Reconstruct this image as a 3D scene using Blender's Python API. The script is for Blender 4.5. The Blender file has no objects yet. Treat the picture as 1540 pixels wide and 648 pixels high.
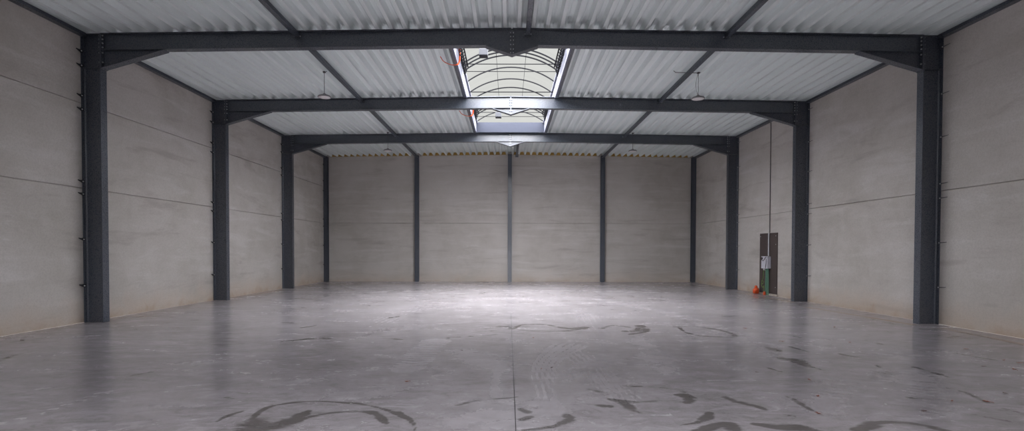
import bpy, bmesh, math, random
import numpy as np
from mathutils import Vector, Matrix
random.seed(7)
SC = bpy.context.scene
COL = SC.collection

# ------------------------------------------------------------------ dimensions (metres)
HW = 9.25                    # half the width of the hall
ZE = 6.21                    # top of the frames at the eaves
RISE = 0.134                 # rise of the roof to the ridge
FB = 0.09                    # half width of a frame flange
FY = [11.367 + FB, 16.367 + FB, 21.367 + FB]     # the three portal frames
YB = 26.367                  # face of the back wall
YF = -7.0                    # face of the wall behind the camera
YN = 6.46                    # frame line behind the picture's near edge
def zt(x): return ZE + RISE * (1 - min(abs(x), HW) / HW)

# ------------------------------------------------------------------ camera
F_PX, CX, CZ = 791.755, -0.0701, 1.5849
PITCH, ROLL, SX, SY = -0.0193, 0.0022, -5.6413, 67.2367
cp, sp_ = math.cos(PITCH), math.sin(PITCH)
fwd = Vector((0, cp, sp_)); up0 = Vector((0, -sp_, cp)); X = Vector((1, 0, 0))
cr, sr = math.cos(ROLL), math.sin(ROLL)
right = X * cr + up0 * sr
up = up0 * cr - X * sr
cam_d = bpy.data.cameras.new('camera')
cam = bpy.data.objects.new('camera', cam_d); COL.objects.link(cam)
cam.matrix_world = Matrix(((right.x, up.x, -fwd.x, CX), (right.y, up.y, -fwd.y, 0.0), (right.z, up.z, -fwd.z, CZ), (0, 0, 0, 1)))
cam_d.sensor_width = 36; cam_d.sensor_fit = 'HORIZONTAL'; cam_d.lens = F_PX * 36 / 1540
cam_d.shift_x = -SX / 1540; cam_d.shift_y = SY / 1540
cam_d.clip_end = 200
SC.camera = cam
def floor_at(px, py):
    """where a line of sight meets the floor"""
    d = fwd + right * ((px - 770 - SX) / F_PX) + up * (-(py - 324 - SY) / F_PX)
    t = -CZ / d.z
    return (CX + d.x * t, d.y * t)

# ------------------------------------------------------------------ materials
def lin(c):
    return tuple((v / 255 / 12.92) if v / 255 <= 0.04045 else ((v / 255 + 0.055) / 1.055) ** 2.4 for v in c) + (1.0,)
class NT:
    def __init__(s, name):
        s.m = bpy.data.materials.new(name); s.m.use_nodes = True
        s.t = s.m.node_tree; s.t.nodes.clear()
        s.out = s.n('ShaderNodeOutputMaterial')
    def n(s, typ, **k):
        o = s.t.nodes.new(typ)
        for a, b in k.items(): setattr(o, a, b)
        return o
    def l(s, a, b): s.t.links.new(a, b)
    def setv(s, sock, v):
        if hasattr(v, 'links') or isinstance(v, bpy.types.NodeSocket): s.l(v, sock)
        else: sock.default_value = v
    def math(s, op, a, b=None, c=None, clamp=False):
        o = s.n('ShaderNodeMath', operation=op); o.use_clamp = clamp
        s.setv(o.inputs[0], a)
        if b is not None: s.setv(o.inputs[1], b)
        if c is not None: s.setv(o.inputs[2], c)
        return o.outputs[0]
    def mix(s, f, a, b, mode='MIX'):
        o = s.n('ShaderNodeMix', data_type='RGBA', blend_type=mode)
        s.setv(o.inputs[0], f); s.setv(o.inputs[6], a); s.setv(o.inputs[7], b)
        return o.outputs[2]
    def ramp(s, f, lo, hi, a=0.0, b=1.0, smooth=True):
        o = s.n('ShaderNodeMapRange'); o.interpolation_type = 'SMOOTHSTEP' if smooth else 'LINEAR'
        s.setv(o.inputs[0], f); o.inputs[1].default_value = lo; o.inputs[2].default_value = hi
        o.inputs[3].default_value = a; o.inputs[4].default_value = b
        return o.outputs[0]
    def coords(s, scale=(1, 1, 1), rot=(0, 0, 0)):
        g = s.n('ShaderNodeNewGeometry')
        mp = s.n('ShaderNodeMapping'); s.l(g.outputs['Position'], mp.inputs[0])
        mp.inputs['Scale'].default_value = scale; mp.inputs['Rotation'].default_value = rot
        return mp.outputs[0]
    def noise(s, co, scale, detail=4, rough=0.55, dist=0.0):
        o = s.n('ShaderNodeTexNoise'); s.l(co, o.inputs['Vector'])
        o.inputs['Scale'].default_value = scale; o.inputs['Detail'].default_value = detail
        o.inputs['Roughness'].default_value = rough; o.inputs['Distortion'].default_value = dist
        return o.outputs[0]
    def bsdf(s, col, rough=0.5, metal=0.0, spec=0.5, bump=None, bstr=0.1, bdist=0.01, emit=None):
        o = s.n('ShaderNodeBsdfPrincipled')
        s.setv(o.inputs['Base Color'], col); s.setv(o.inputs['Roughness'], rough)
        s.setv(o.inputs['Metallic'], metal); s.setv(o.inputs['Specular IOR Level'], spec)
        if bump is not None:
            b = s.n('ShaderNodeBump'); b.inputs['Strength'].default_value = bstr; b.inputs['Distance'].default_value = bdist
            s.l(bump, b.inputs['Height']); s.l(b.outputs[0], o.inputs['Normal'])
        s.l(o.outputs[0], s.out.inputs[0])
        return o
def plain(name, rgb, rough=0.5, metal=0.0, spec=0.5, var=0.08, scale=14):
    t = NT(name); co = t.coords()
    nz = t.noise(co, scale, 3)
    c = lin(rgb)
    d = tuple(v * (1 - var) for v in c[:3]) + (1,); e = tuple(min(1, v * (1 + var)) for v in c[:3]) + (1,)
    t.bsdf(t.mix(nz, d, e), rough, metal, spec)
    return t.m

def wall_mat(name, warm, streak):
    t = NT(name)
    co = t.coords(); cs = t.coords(streak)
    big = t.noise(co, 0.45, 4, 0.55, 0.4)
    mid = t.noise(co, 1.7, 5, 0.6, 0.6)
    st = t.noise(cs, 2.2, 5, 0.6, 0.5)
    fine = t.noise(co, 38, 3, 0.6)
    a = lin((183, 178, 171)); b = lin((201, 196, 191))
    c = t.mix(t.ramp(big, 0.3, 0.7), a, b)
    c = t.mix(t.ramp(mid, 0.30, 0.72, 0.0, 0.5), c, lin((206, 201, 197)))
    c = t.mix(t.ramp(st, 0.50, 0.74, 0.0, 0.6), c, lin((216, 212, 210)))
    c = t.mix(t.ramp(st, 0.46, 0.28, 0.0, 0.5), c, lin((160, 152, 147)))
    c = t.mix(t.ramp(fine, 0.35, 0.75, 0.0, 0.28), c, lin((152, 146, 142)))
    # thin white scratches, mostly level
    sc_ = t.noise(t.coords((0.55, 0.55, 7)), 1.5, 6, 0.55, 1.2)
    line = t.math('ABSOLUTE', t.math('SUBTRACT', sc_, 0.5))
    gate = t.ramp(t.noise(co, 0.8, 2), 0.54, 0.68)
    c = t.mix(t.math('MULTIPLY', t.ramp(line, 0.012, 0.0, 0.0, 0.5), gate), c, lin((226, 224, 224)))
    # ochre mud stain along the foot of the wall
    sep = t.n('ShaderNodeSeparateXYZ'); t.l(co, sep.inputs[0])
    zed = t.math('ADD', sep.outputs[2], t.math('MULTIPLY', t.math('SUBTRACT', mid, 0.5), -0.9))
    c = t.mix(t.ramp(zed, 0.75, -0.1, 0.0, warm), c, lin((186, 164, 142)))
    c = t.mix(t.ramp(zed, 0.18, -0.1, 0.0, warm * 0.8), c, lin((158, 128, 98)))
    t.bsdf(c, 0.85, 0, 0.25, bump=t.noise(co, 14, 5, 0.65), bstr=0.12, bdist=0.006)
    return t.m

M = {}
M['wall_side'] = wall_mat('side_wall_concrete', 0.5, (0.9, 0.18, 1.1))
M['wall_back'] = wall_mat('back_wall_concrete', 0.3, (0.16, 1, 1.6))
def steel_mat():
    t = NT('anthracite_paint'); co = t.coords()
    nz = t.noise(co, 3.0, 4); fn = t.noise(co, 90, 2)
    c = t.mix(nz, lin((60, 66, 76)), lin((70, 76, 88)))
    r = t.ramp(fn, 0.3, 0.7, 0.24, 0.36)
    t.bsdf(c, r, 0, 1.0, bump=fn, bstr=0.03, bdist=0.002)
    return t.m
M['steel'] = steel_mat()
M['bolt'] = plain('zinc_bolt', (206, 208, 212), 0.4, 0.0)
M['alu_grey'] = plain('grey_threaded_rod', (92, 92, 96), 0.5, 0.2)
M['anchor'] = plain('black_anchor', (40, 40, 44), 0.5, 0.2)
def sheet_mat():
    t = NT('roof_sheet_paint'); co = t.coords((1, 0.25, 1))
    nz = t.noise(co, 2.5, 4); f2 = t.noise(t.coords((30, 0.15, 1)), 1.0, 2)
    c = t.mix(nz, lin((222, 230, 230)), lin((233, 239, 239)))
    c = t.mix(t.ramp(f2, 0.45, 0.7, 0, 0.12), c, lin((190, 192, 196)))
    t.bsdf(c, 0.5, 0, 0.4)
    return t.m
M['sheet'] = sheet_mat()
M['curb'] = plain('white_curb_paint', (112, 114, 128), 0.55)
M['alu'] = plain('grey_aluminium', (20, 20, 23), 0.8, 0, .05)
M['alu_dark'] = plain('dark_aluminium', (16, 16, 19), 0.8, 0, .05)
M['motor'] = plain('grey_motor_housing', (44, 46, 52), 0.6)
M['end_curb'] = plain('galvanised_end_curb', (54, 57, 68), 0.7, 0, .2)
M['orange'] = plain('orange_plastic', (222, 84, 30), 0.45)
M['foam'] = plain('ochre_foam', (168, 138, 78), 0.9, 0, 0.2)
M['lamp_body'] = plain('lamp_housing', (140, 138, 140), 0.4, 0.2)
M['lamp_lens'] = plain('lamp_lens', (226, 222, 222), 0.35)
M['wire'] = plain('dark_wire', (64, 60, 62), 0.5)
M['conduit'] = plain('white_conduit', (214, 214, 218), 0.4)
M['conduit_grey'] = plain('grey_conduit', (96, 92, 92), 0.5)
M['box'] = plain('pale_grey_plastic', (206, 206, 216), 0.4)
M['green'] = plain('green_conduit', (104, 150, 128), 0.45)
M['earth'] = plain('yellow_green_wire', (112, 146, 78), 0.45)
M['board'] = plain('brown_film_faced_board', (76, 66, 64), 0.5, 0, 0.4, 0.16, 6)
M['leaf'] = plain('dry_leaf', (122, 62, 40), 0.8, 0, 0.2, 0.3, 60)
M['leaf_dark'] = plain('dark_dry_leaf', (72, 44, 38), 0.8, 0, 0.2, 0.3, 60)

def glazing_mat():
    t = NT('clear_polycarbonate'); co = t.coords((1, 6, 1))
    tr = t.n('ShaderNodeBsdfTransparent'); tr.inputs[0].default_value = (0.93, 0.94, 0.93, 1)
    t.l(t.mix(t.ramp(t.noise(co, 0.8, 2), 0.3, 0.7), (0.91, 0.92, 0.91, 1), (0.95, 0.96, 0.95, 1)), tr.inputs[0])
    t.l(tr.outputs[0], t.out.inputs[0])
    return t.m
M['glazing'] = glazing_mat()

def floor_mat():
    t = NT('polished_concrete_floor')
    co = t.coords()
    big = t.noise(co, 0.22, 4, 0.55, 0.8)
    mid = t.noise(t.coords((0.6, 1.0, 1)), 0.9, 6, 0.62, 1.4)
    swirl = t.noise(t.coords((0.45, 1.3, 1), (0, 0, 0.35)), 1.6, 6, 0.62, 2.2)
    fine = t.noise(co, 9, 6, 0.7, 0.6)
    grain = t.noise(co, 60, 3, 0.6)
    c = t.mix(t.ramp(big, 0.3, 0.7), lin((139, 133, 135)), lin((172, 166, 169)))
    c = t.mix(t.ramp(mid, 0.35, 0.68, 0, 0.5), c, lin((172, 166, 170)))
    c = t.mix(t.ramp(swirl, 0.5, 0.72, 0, 0.5), c, lin((184, 179, 183)))
    c = t.mix(t.ramp(swirl, 0.46, 0.28, 0, 0.5), c, lin((128, 122, 122)))
    c = t.mix(t.ramp(fine, 0.4, 0.75, 0, 0.4), c, lin((110, 105, 106)))
    med = t.noise(t.coords((0.55, 1.1, 1), (0, 0, -.2)), 4.5, 6, 0.68, 1.0)
    c = t.mix(t.ramp(med, 0.5, 0.75, 0, 0.65), c, lin((196, 191, 195)))
    c = t.mix(t.ramp(med, 0.48, 0.28, 0, 0.6), c, lin((116, 110, 111)))
    c = t.mix(t.ramp(grain, 0.4, 0.75, 0, 0.1), c, lin((206, 202, 204)))
    att = t.n('ShaderNodeAttribute'); att.attribute_name = 'marks'
    sp = t.n('ShaderNodeSeparateColor'); t.l(att.outputs[0], sp.inputs[0])
    brk = t.math('ADD', t.math('MULTIPLY', t.math('SUBTRACT', t.noise(t.coords((0.5, 1.2, 1)), 5, 7, 0.72, 1.2), 0.5), 2.2),
                 t.math('MULTIPLY', t.math('SUBTRACT', t.noise(co, 1.6, 3, 0.6, 0.5), 0.5), 1.4))
    # red: damp dark marks, green: pale dusty tyre tracks and painted skylight reflection, blue: rusty dust
    damp = t.ramp(t.math('ADD', sp.outputs[0], t.math('MULTIPLY', brk, t.math('MULTIPLY', sp.outputs[0], 1.8, clamp=True))), 0.24, 0.66)
    pale = t.math('MULTIPLY', sp.outputs[1], t.ramp(t.noise(co, 12, 5, 0.65), 0.2, 0.7, 0.4, 1.0))
    c = t.mix(t.math('MULTIPLY', pale, 0.36), c, lin((202, 198, 204)))
    c = t.mix(t.math('MULTIPLY', sp.outputs[2], t.ramp(mid, 0.3, 0.7, 0.3, 1.0)), c, lin((150, 122, 100)))
    c = t.mix(t.math('MULTIPLY', damp, 0.78), c, lin((76, 71, 66)))
    r = t.ramp(mid, 0.3, 0.7, 0.19, 0.28)
    r = t.math('ADD', r, t.math('MULTIPLY', sp.outputs[1], 0.15))
    r = t.math('ADD', r, t.math('MULTIPLY', t.math('SUBTRACT', fine, 0.5), 0.12))
    t.bsdf(c, r, 0, 0.5, bump=t.noise(co, 3.5, 5, 0.6), bstr=0.05, bdist=0.01)
    return t.m
M['floor'] = floor_mat()
M['joint'] = plain('dark_joint_sealant', (52, 49, 50), 0.7)

# ------------------------------------------------------------------ mesh helpers
class MB:
    def __init__(s): s.v = []; s.f = []; s.smooth = set()
    def add(s, vs, fs, smooth=False):
        o = len(s.v); s.v += [tuple(v) for v in vs]
        for f in fs:
            if smooth: s.smooth.add(len(s.f))
            s.f.append(tuple(i + o for i in f))
        return s
    def box(s, x0, x1, y0, y1, z0, z1):
        v = [(x, y, z) for z in (z0, z1) for y in (y0, y1) for x in (x0, x1)]
        return s.add(v, [(0, 2, 3, 1), (4, 5, 7, 6), (0, 1, 5, 4), (2, 6, 7, 3), (0, 4, 6, 2), (1, 3, 7, 5)])
    def bbox(s, x0, x1, y0, y1, z0, z1, b=0.01):
        """box with bevelled edges"""
        bm = bmesh.new(); bmesh.ops.create_cube(bm, size=1)
        for v in bm.verts:
            v.co = ((x0 + x1) / 2 + v.co.x * (x1 - x0), (y0 + y1) / 2 + v.co.y * (y1 - y0), (z0 + z1) / 2 + v.co.z * (z1 - z0))
        bmesh.ops.bevel(bm, geom=bm.edges[:], offset=b, segments=2, affect='EDGES', profile=0.5)
        bm.verts.index_update()
        s.add([v.co[:] for v in bm.verts], [[v.index for v in f.verts] for f in bm.faces]); bm.free()
        return s
    def prism(s, poly, y0, y1, axis='y'):
        """poly of (a, b) extruded along an axis: y -> (x,z), x -> (y,z), z -> (x,y)"""
        n = len(poly)
        mk = {'y': lambda a, b, t: (a, t, b), 'x': lambda a, b, t: (t, a, b), 'z': lambda a, b, t: (a, b, t)}[axis]
        v = [mk(a, b, y0) for a, b in poly] + [mk(a, b, y1) for a, b in poly]
        f = [tuple(range(n)), tuple(range(2 * n - 1, n - 1, -1))]
        f += [(i, i + n, (i + 1) % n + n, (i + 1) % n) for i in range(n)]
        return s.add(v, f)
    def tube(s, pts, r, n=8, cap=True):
        pts = [Vector(p) for p in pts]; rings = []
        pn = None
        for i, p in enumerate(pts):
            d = (pts[min(i + 1, len(pts) - 1)] - pts[max(i - 1, 0)]).normalized()
            if pn is None:
                a = Vector((0, 0, 1)) if abs(d.z) < 0.9 else Vector((1, 0, 0))
                pn = d.cross(a).normalized()
            else:
                pn = (pn - d * pn.dot(d)).normalized()
            q = d.cross(pn)
            rr = r[i] if isinstance(r, (list, tuple)) else r
            rings.append([p + (pn * math.cos(2 * math.pi * k / n) + q * math.sin(2 * math.pi * k / n)) * rr for k in range(n)])
        v = [x for ring in rings for x in ring]; f = []
        for i in range(len(rings) - 1):
            for k in range(n):
                f.append((i * n + k, i * n + (k + 1) % n, (i + 1) * n + (k + 1) % n, (i + 1) * n + k))
        s.add(v, f, True)
        if cap:
            s.add(rings[0], [tuple(range(n - 1, -1, -1))]); s.add(rings[-1], [tuple(range(n))])
        return s
    def lathe(s, prof, c, n=24):
        """prof of (radius, z) about a vertical axis through c"""
        v = []; f = []
        for r, z in prof:
            for k in range(n):
                a = 2 * math.pi * k / n; v.append((c[0] + r * math.cos(a), c[1] + r * math.sin(a), c[2] + z))
        for i in range(len(prof) - 1):
            for k in range(n):
                f.append((i * n + k, i * n + (k + 1) % n, (i + 1) * n + (k + 1) % n, (i + 1) * n + k))
        s.add(v, f, True)
        s.add(v[:n], [tuple(range(n - 1, -1, -1))]); s.add(v[-n:], [tuple(range(n))])
        return s
    def hexbolt(s, c, axis, r=0.014, h=0.012):
        a = Vector(axis)
        c = Vector(c)
        return s.tube([c, c + a * h], r, 6)
    def through_bolt(s, a, c, r, h):
        a, c = Vector(a), Vector(c); d = (c - a).normalized()
        P = [a - d * h, a - d * h * .01, a, c, c + d * h * .01, c + d * h]
        return s.tube(P, [r, r, r * .55, r * .55, r, r], 6)
    def build(s, name, mat, parent=None, recalc=True):
        me = bpy.data.meshes.new(name); me.from_pydata(s.v, [], s.f)
        for i in s.smooth: me.polygons[i].use_smooth = True
        if recalc:
            bm = bmesh.new(); bm.from_mesh(me); bmesh.ops.recalc_face_normals(bm, faces=bm.faces); bm.to_mesh(me); bm.free()
        me.materials.append(mat)
        o = bpy.data.objects.new(name, me); COL.objects.link(o)
        if parent is not None:
            o.parent = parent
            # meshes are written in world coordinates; only the root Empty is moved
            o.matrix_parent_inverse = Matrix.Translation(-parent.location) if parent.parent is None else Matrix.Identity(4)
        return o
def tag(o, label, cat, group=None, kind=None):
    o['label'] = label; o['category'] = cat
    if group: o['group'] = group
    if kind: o['kind'] = kind
    return o
def thing(name, label, cat, loc=(0, 0, 0), group=None):
    o = bpy.data.objects.new(name, None); o.location = loc; o.empty_display_size = 0.2
    COL.objects.link(o)
    return tag(o, label, cat, group)

# ------------------------------------------------------------------ floor, with its marks
def axis(a, b, step): return np.arange(a, b + step * 0.5, step)
xs = np.linspace(-HW, HW, 530)
ys = np.concatenate([np.linspace(YF, 4.0, 12)[:-1], axis(4.0, 9.5, 0.028), axis(9.54, 15.0, 0.045), axis(15.06, YB - 0.05, 0.09), [YB]])
GX, GY = np.meshgrid(xs, ys)
marks = np.zeros(GX.shape + (3,), np.float32)
def catmull(P, n=10):
    P = [np.array(p, float) for p in P]
    if len(P) < 3: return np.array([P[0] + (P[-1] - P[0]) * t for t in np.linspace(0, 1, n)])
    Q = [2 * P[0] - P[1]] + P + [2 * P[-1] - P[-2]]; out = []
    for i in range(1, len(Q) - 2):
        for t in np.linspace(0, 1, n, endpoint=False):
            a, b, c, d = Q[i - 1:i + 3]
            out.append(0.5 * ((2 * b) + (c - a) * t + (2 * a - 5 * b + 4 * c - d) * t * t + (3 * b - a - 3 * c + d) * t ** 3))
    out.append(P[-1]); return np.array(out)
def segdist(x, y, pts, w):
    """signed ratio of distance to half width, along with the position across the stroke"""
    best = np.full(x.shape, 9e9); cross = np.zeros(x.shape); along = np.zeros(x.shape); s0 = 0.0
    tot = np.linalg.norm(np.diff(pts, axis=0), axis=1).sum()
    for i in range(len(pts) - 1):
        a, b = pts[i], pts[i + 1]; d = b - a; L = np.hypot(*d) + 1e-9
        t = np.clip(((x - a[0]) * d[0] + (y - a[1]) * d[1]) / (L * L), 0, 1)
        dx = x - a[0] - t * d[0]; dy = y - a[1] - t * d[1]
        ww = np.interp((s0 + t * L) / tot, np.linspace(0, 1, len(w)), w)
        r = np.hypot(dx, dy) / ww
        m = r < best
        best = np.where(m, r, best); cross = np.where(m, (dx * -d[1] + dy * d[0]) / L / ww, cross); along = np.where(m, s0 + t * L, along)
        s0 += L
    return best, cross, along
def stroke(pix, w, ch=0, amt=1.0, soft=1.0, tread=None):
    """a mark along a path given as floor points, w = half widths in metres"""
    pts = catmull([floor_at(*p) for p in pix])
    w = w if isinstance(w, (list, tuple)) else [w, w]
    if ch == 0: w = [q * .78 for q in w]; soft = max(soft, 1.3)
    pad = max(w) * (1 + soft)
    ix = np.where((xs > pts[:, 0].min() - pad) & (xs < pts[:, 0].max() + pad))[0]
    iy = np.where((ys > pts[:, 1].min() - pad) & (ys < pts[:, 1].max() + pad))[0]
    if not len(ix) or not len(iy): return
    sl = (slice(iy[0], iy[-1] + 1), slice(ix[0], ix[-1] + 1))
    r, cr_, al = segdist(GX[sl], GY[sl], pts, w)
    v = np.clip((1 + soft - r) / (2 * soft), 0, 1); v = v * v * (3 - 2 * v) * amt
    if tread == 'grooves': v *= 0.55 + 0.45 * np.cos(cr_ * 4.5 * math.pi)
    if tread == 'bars': v *= 0.6 + 0.4 * np.sin(al * 42 + np.abs(cr_) * 3)
    marks[sl][..., ch] = np.maximum(marks[sl][..., ch], v)
def q7(*p): return [(350 + a / 2.567, 470 + b / 2.567) for a, b in p]
def q8(*p): return [(940 + a / 2.567, 470 + b / 2.567) for a, b in p]
def qL(*p): return [(a / 3.4475, 460 + b / 3.4475) for a, b in p]
# ring of damp bottom left
stroke(q7((72, 438), (86, 400), (130, 368), (200, 352), (300, 342), (420, 346), (520, 357), (600, 378), (680, 410)), [.035, .04, .03, .025, .035, .035, .03, .04], 0, 1.0, .6)
stroke(q7((640, 385), (690, 420), (706, 456)), [.03, .02], 0, .8, .7)
stroke(q7((78, 450), (95, 425), (120, 440), (185, 428), (250, 405), (290, 380)), [.16, .18, .16, .13, .09, .04], 0, 1.0, .5)
stroke(q7((180, 440), (240, 418), (330, 396), (420, 384), (520, 382), (560, 395), (592, 428)), [.06, .05, .035, .03, .05, .06, .03], 0, .95, .6)
stroke(q7((530, 384), (565, 398)), [.05, .05], 0, .9, .6)
# ring and splashes bottom centre
stroke(q7((865, 358), (950, 338), (1030, 332), (1100, 326)), [.035, .03, .03, .02], 0, .8, .8)
stroke(q7((1240, 342), (1290, 352), (1330, 356)), [.03, .02], 0, .55, 1)
stroke(q7((1112, 372), (1138, 384)), [.05, .05], 0, .95, .6)
stroke(q7((1118, 412), (1150, 402)), [.05, .04], 0, .8, .7)
stroke(q7((1290, 398), (1305, 412), (1260, 432), (1200, 446), (1120, 454)), [.06, .07, .04, .03, .02], 0, .95, .6)
stroke(q7((800, 418), (840, 418)), [.05, .03], 0, .6, 1)
stroke(q7((1000, 352), (1050, 352)), [.06, .05], 0, .5, 1)
# far damp rows
stroke(q7((980, 62), (1040, 52), (1075, 62), (1000, 70)), [.10, .08], 0, .55, .8)
stroke(q7((1085, 62), (1120, 47), (1200, 46), (1260, 56), (1310, 62), (1365, 58), (1300, 70), (1200, 72), (1110, 68)), [.06, .05, .06, .10, .13, .12, .1, .06, .05], 0, .85, .7)
stroke(q7((1420, 62), (1470, 50), (1540, 58)), [.10, .08, .06], 0, .6, .8)
stroke(q8((0, 72), (40, 70), (60, 50), (78, 72), (20, 84)), [.10, .12, .12, .08], 0, .75, .8)
stroke(q7((830, 98), (920, 92), (1020, 84)), [.08, .06], 0, .5, 1)
stroke(q7((625, 102), (650, 104)), [.08, .06], 0, .6, 1)
stroke(q7((190, 112), (260, 105), (330, 98), (370, 100)), [.03, .06, .09, .06], 0, .9, .7)
stroke(q7((240, 62), (320, 50)), [.06, .05], 0, .55, 1)
stroke(q7((200, 38), (240, 42)), [.10, .08], 0, .6, 1)
stroke(q7((600, 22), (640, 14)), [.12, .12], 0, .5, 1)
stroke(q8((190, 54), (230, 54), (270, 54), (360, 66), (430, 90), (380, 94), (290, 90), (235, 76), (210, 58)), [.05, .06, .06, .06, .1, .09, .07, .06, .05], 0, .8, .7)
stroke(q8((545, 80), (600, 82), (690, 98)), [.06, .05, .04], 0, .6, .9)
stroke(q8((545, 134), (570, 140), (595, 148)), [.05, .11, .06], 0, .95, .6)
stroke(q8((640, 132), (710, 152)), [.05, .04], 0, .6, .9)
stroke(q8((600, 176), (630, 180), (660, 186), (700, 206)), [.07, .14, .14, .06], 0, .95, .6)
stroke(q8((700, 204), (770, 224)), [.05, .03], 0, .7, .9)
stroke(q8((555, 214), (600, 228)), [.05, .03], 0, .85, .7)
stroke(q8((835, 160), (870, 168), (905, 172)), [.06, .06, .04], 0, .85, .7)
stroke(q8((930, 108), (990, 122)), [.10, .06], 0, .6, 1)
stroke(q8((1120, 212), (1180, 228), (1250, 250)), [.05, .07, .03], 0, .9, .7)
stroke(q8((890, 212), (960, 226), (1030, 240)), [.03, .04, .03], 0, .55, 1)
stroke(q8((970, 202), (1030, 240)), [.06, .03], 0, .5, 1)
stroke(q8((1240, 290), (1320, 310), (1390, 345), (1470, 372), (1540, 390)), [.03, .05, .05, .03, .03], 0, .6, .9)
stroke(q8((1350, 395), (1480, 420)), [.05, .04], 0, .5, 1)
stroke(q8((1100, 328), (1140, 332)), [.06, .05], 0, .6, 1)
stroke(q8((1235, 150), (1340, 168), (1440, 186)), [.04, .07, .05], 0, .6, 1)
stroke(q8((930, 20), (1040, 44)), [.1, .08], 0, .5, 1)
stroke(q8((1140, 64), (1260, 72), (1380, 92), (1540, 128)), [.06, .06, .05, .06], 0, .65, 1)
stroke(q8((205, 318), (235, 320), (245, 345), (215, 345)), [.05, .09, .08, .04], 0, .95, .6)
stroke(q8((0, 282), (60, 286)), [.06, .05], 0, .7, .8)
stroke(q8((140, 290), (200, 296), (225, 306)), [.05, .06, .05], 0, .6, .9)
stroke(q8((0, 340), (40, 345), (120, 342)), [.06, .05], 0, .5, 1)
stroke(q8((0, 368), (60, 388)), [.05, .03], 0, .6, 1)
stroke(q8((390, 328), (430, 344), (500, 360), (570, 382), (660, 402)), [.06, .06, .05, .04, .02], 0, .9, .7)
stroke(q8((625, 324), (660, 340), (720, 378)), [.04, .05, .02], 0, .9, .7)
stroke(q8((595, 398), (640, 402)), [.02, .01], 0, .6, 1)
stroke(q8((326, 386), (320, 400), (280, 424), (210, 436)), [.04, .07, .03, .02], 0, .9, .6)
stroke(q8((270, 462), (330, 442), (400, 430), (420, 450)), [.06, .07, .06, .09], 0, .95, .6)
stroke(q8((500, 430), (580, 440), (680, 444), (740, 456)), [.04, .08, .09, .08], 0, .95, .6)
stroke(q8((905, 452), (960, 430), (1050, 424), (1150, 436), (1260, 460)), [.08, .08, .06, .06, .06], 0, .95, .6)
stroke(q7((1375, 296), (1420, 306)), [.05, .04], 0, .8, .8)
stroke(q7((1415, 358), (1455, 362)), [.07, .05], 0, .8, .8)
stroke(q7((1460, 335), (1500, 345), (1540, 370)), [.05, .08, .06], 0, .75, .8)
stroke(q7((1370, 190), (1440, 200), (1510, 198)), [.03, .04, .03], 0, .5, 1)
stroke(q7((1400, 160), (1480, 164), (1530, 182)), [.05, .04], 0, .45, 1)
stroke(q7((380, 520 - 470), (470, 55)), [.05, .04], 0, .35, 1)
# left foreground
stroke(qL((665, 366), (720, 354), (790, 342)), [.03, .06, .03], 0, .8, .8)
stroke(qL((0, 285), (80, 255), (150, 240)), [.10, .10, .06], 0, .45, 1)
stroke(qL((1170, 474), (1210, 480)), [.03, .02], 0, .8, .8)
stroke(qL((1120, 600), (1180, 570), (1255, 546)), [.02, .04, .03], 0, .65, 1)
stroke(qL((0, 380), (120, 330)), [.05, .05], 0, .25, 1)
stroke(qL((10, 25 * 6), (250, 112), (420, 90)), [.05, .05, .05], 2, .8, 1)
stroke([(170, 472), (250, 460), (322, 452)], [.10, .08], 2, .7, 1)
stroke([(345, 448), (424, 436)], [.10, .10], 2, .7, 1)
# dust at the foot of the back and right walls
stroke([(490, 427), (640, 427), (770, 427), (900, 428), (1040, 429)], [.12, .10, .12], 2, .8, 1)
stroke([(600, 435), (680, 436), (640, 441), (700, 443)], [.12, .14, .10], 0, .5, 1)
stroke([(740, 428), (790, 428)], [.14, .10], 0, .55, 1)
stroke([(1215, 462), (1300, 476), (1372, 488)], [.08, .08], 2, .8, 1)
stroke([(1110, 440), (1190, 454)], [.08, .08], 2, .7, 1)
stroke([(1420, 494), (1540, 518)], [.07, .07], 2, .7, 1)
# pale tyre tracks and dust, and a painted reflection of the skylight
stroke(q7((1292, 132), (1250, 158), (1212, 192), (1196, 240), (1198, 300), (1216, 350), (1240, 388)), [.30, .22, .18, .16, .14, .13, .12], 1, .85, .35, 'grooves')
stroke(q7((1290, 132), (1340, 170), (1400, 220), (1450, 280), (1530, 340)), [.26, .22, .2, .18], 1, .4, .5, 'grooves')
stroke(q7((1400, 190), (1300, 240), (1240, 280)), [.18, .16], 1, .3, .6)
stroke(q7((780, 112), (740, 150), (700, 190), (668, 218)), [.26, .24, .20], 1, .75, .4, 'bars')
stroke(q7((880, 150), (960, 188), (1020, 214), (1040, 232)), [.2, .25, .2], 1, .45, 1)
stroke(q7((1030, 200), (1015, 260), (1018, 325)), [.10, .08, .07], 1, .7, 1)
stroke(q7((830, 350), (930, 340), (1060, 345), (1180, 350)), [.10, .16, .16, .12], 1, .45, 1)  # far part of the skylight's reflection, painted as a pale wash
stroke(q7((880, 420), (1000, 392), (1120, 395), (1250, 385)), [.12, .2, .2, .1], 1, .55, 1)  # middle of the painted skylight reflection
stroke(q7((980, 440), (1080, 430), (1200, 420)), [.10, .14, .1], 1, .5, 1)  # near part of the painted skylight reflection
stroke(q7((250, 130), (420, 110), (520, 90)), [.12, .1], 1, .25, 1)
stroke(q7((340, 190), (520, 160), (660, 182)), [.10, .12], 1, .3, 1)
stroke(q7((380, 300), (470, 320), (600, 310)), [.1, .12], 1, .25, 1)
stroke(qL((0, 610), (150, 575), (350, 515), (560, 445)), [.07, .08, .10, .1], 1, .45, .8, 'bars')
stroke(qL((330, 555), (560, 545), (880, 520), (1240, 512)), [.06, .06, .06], 1, .35, 1)
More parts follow.
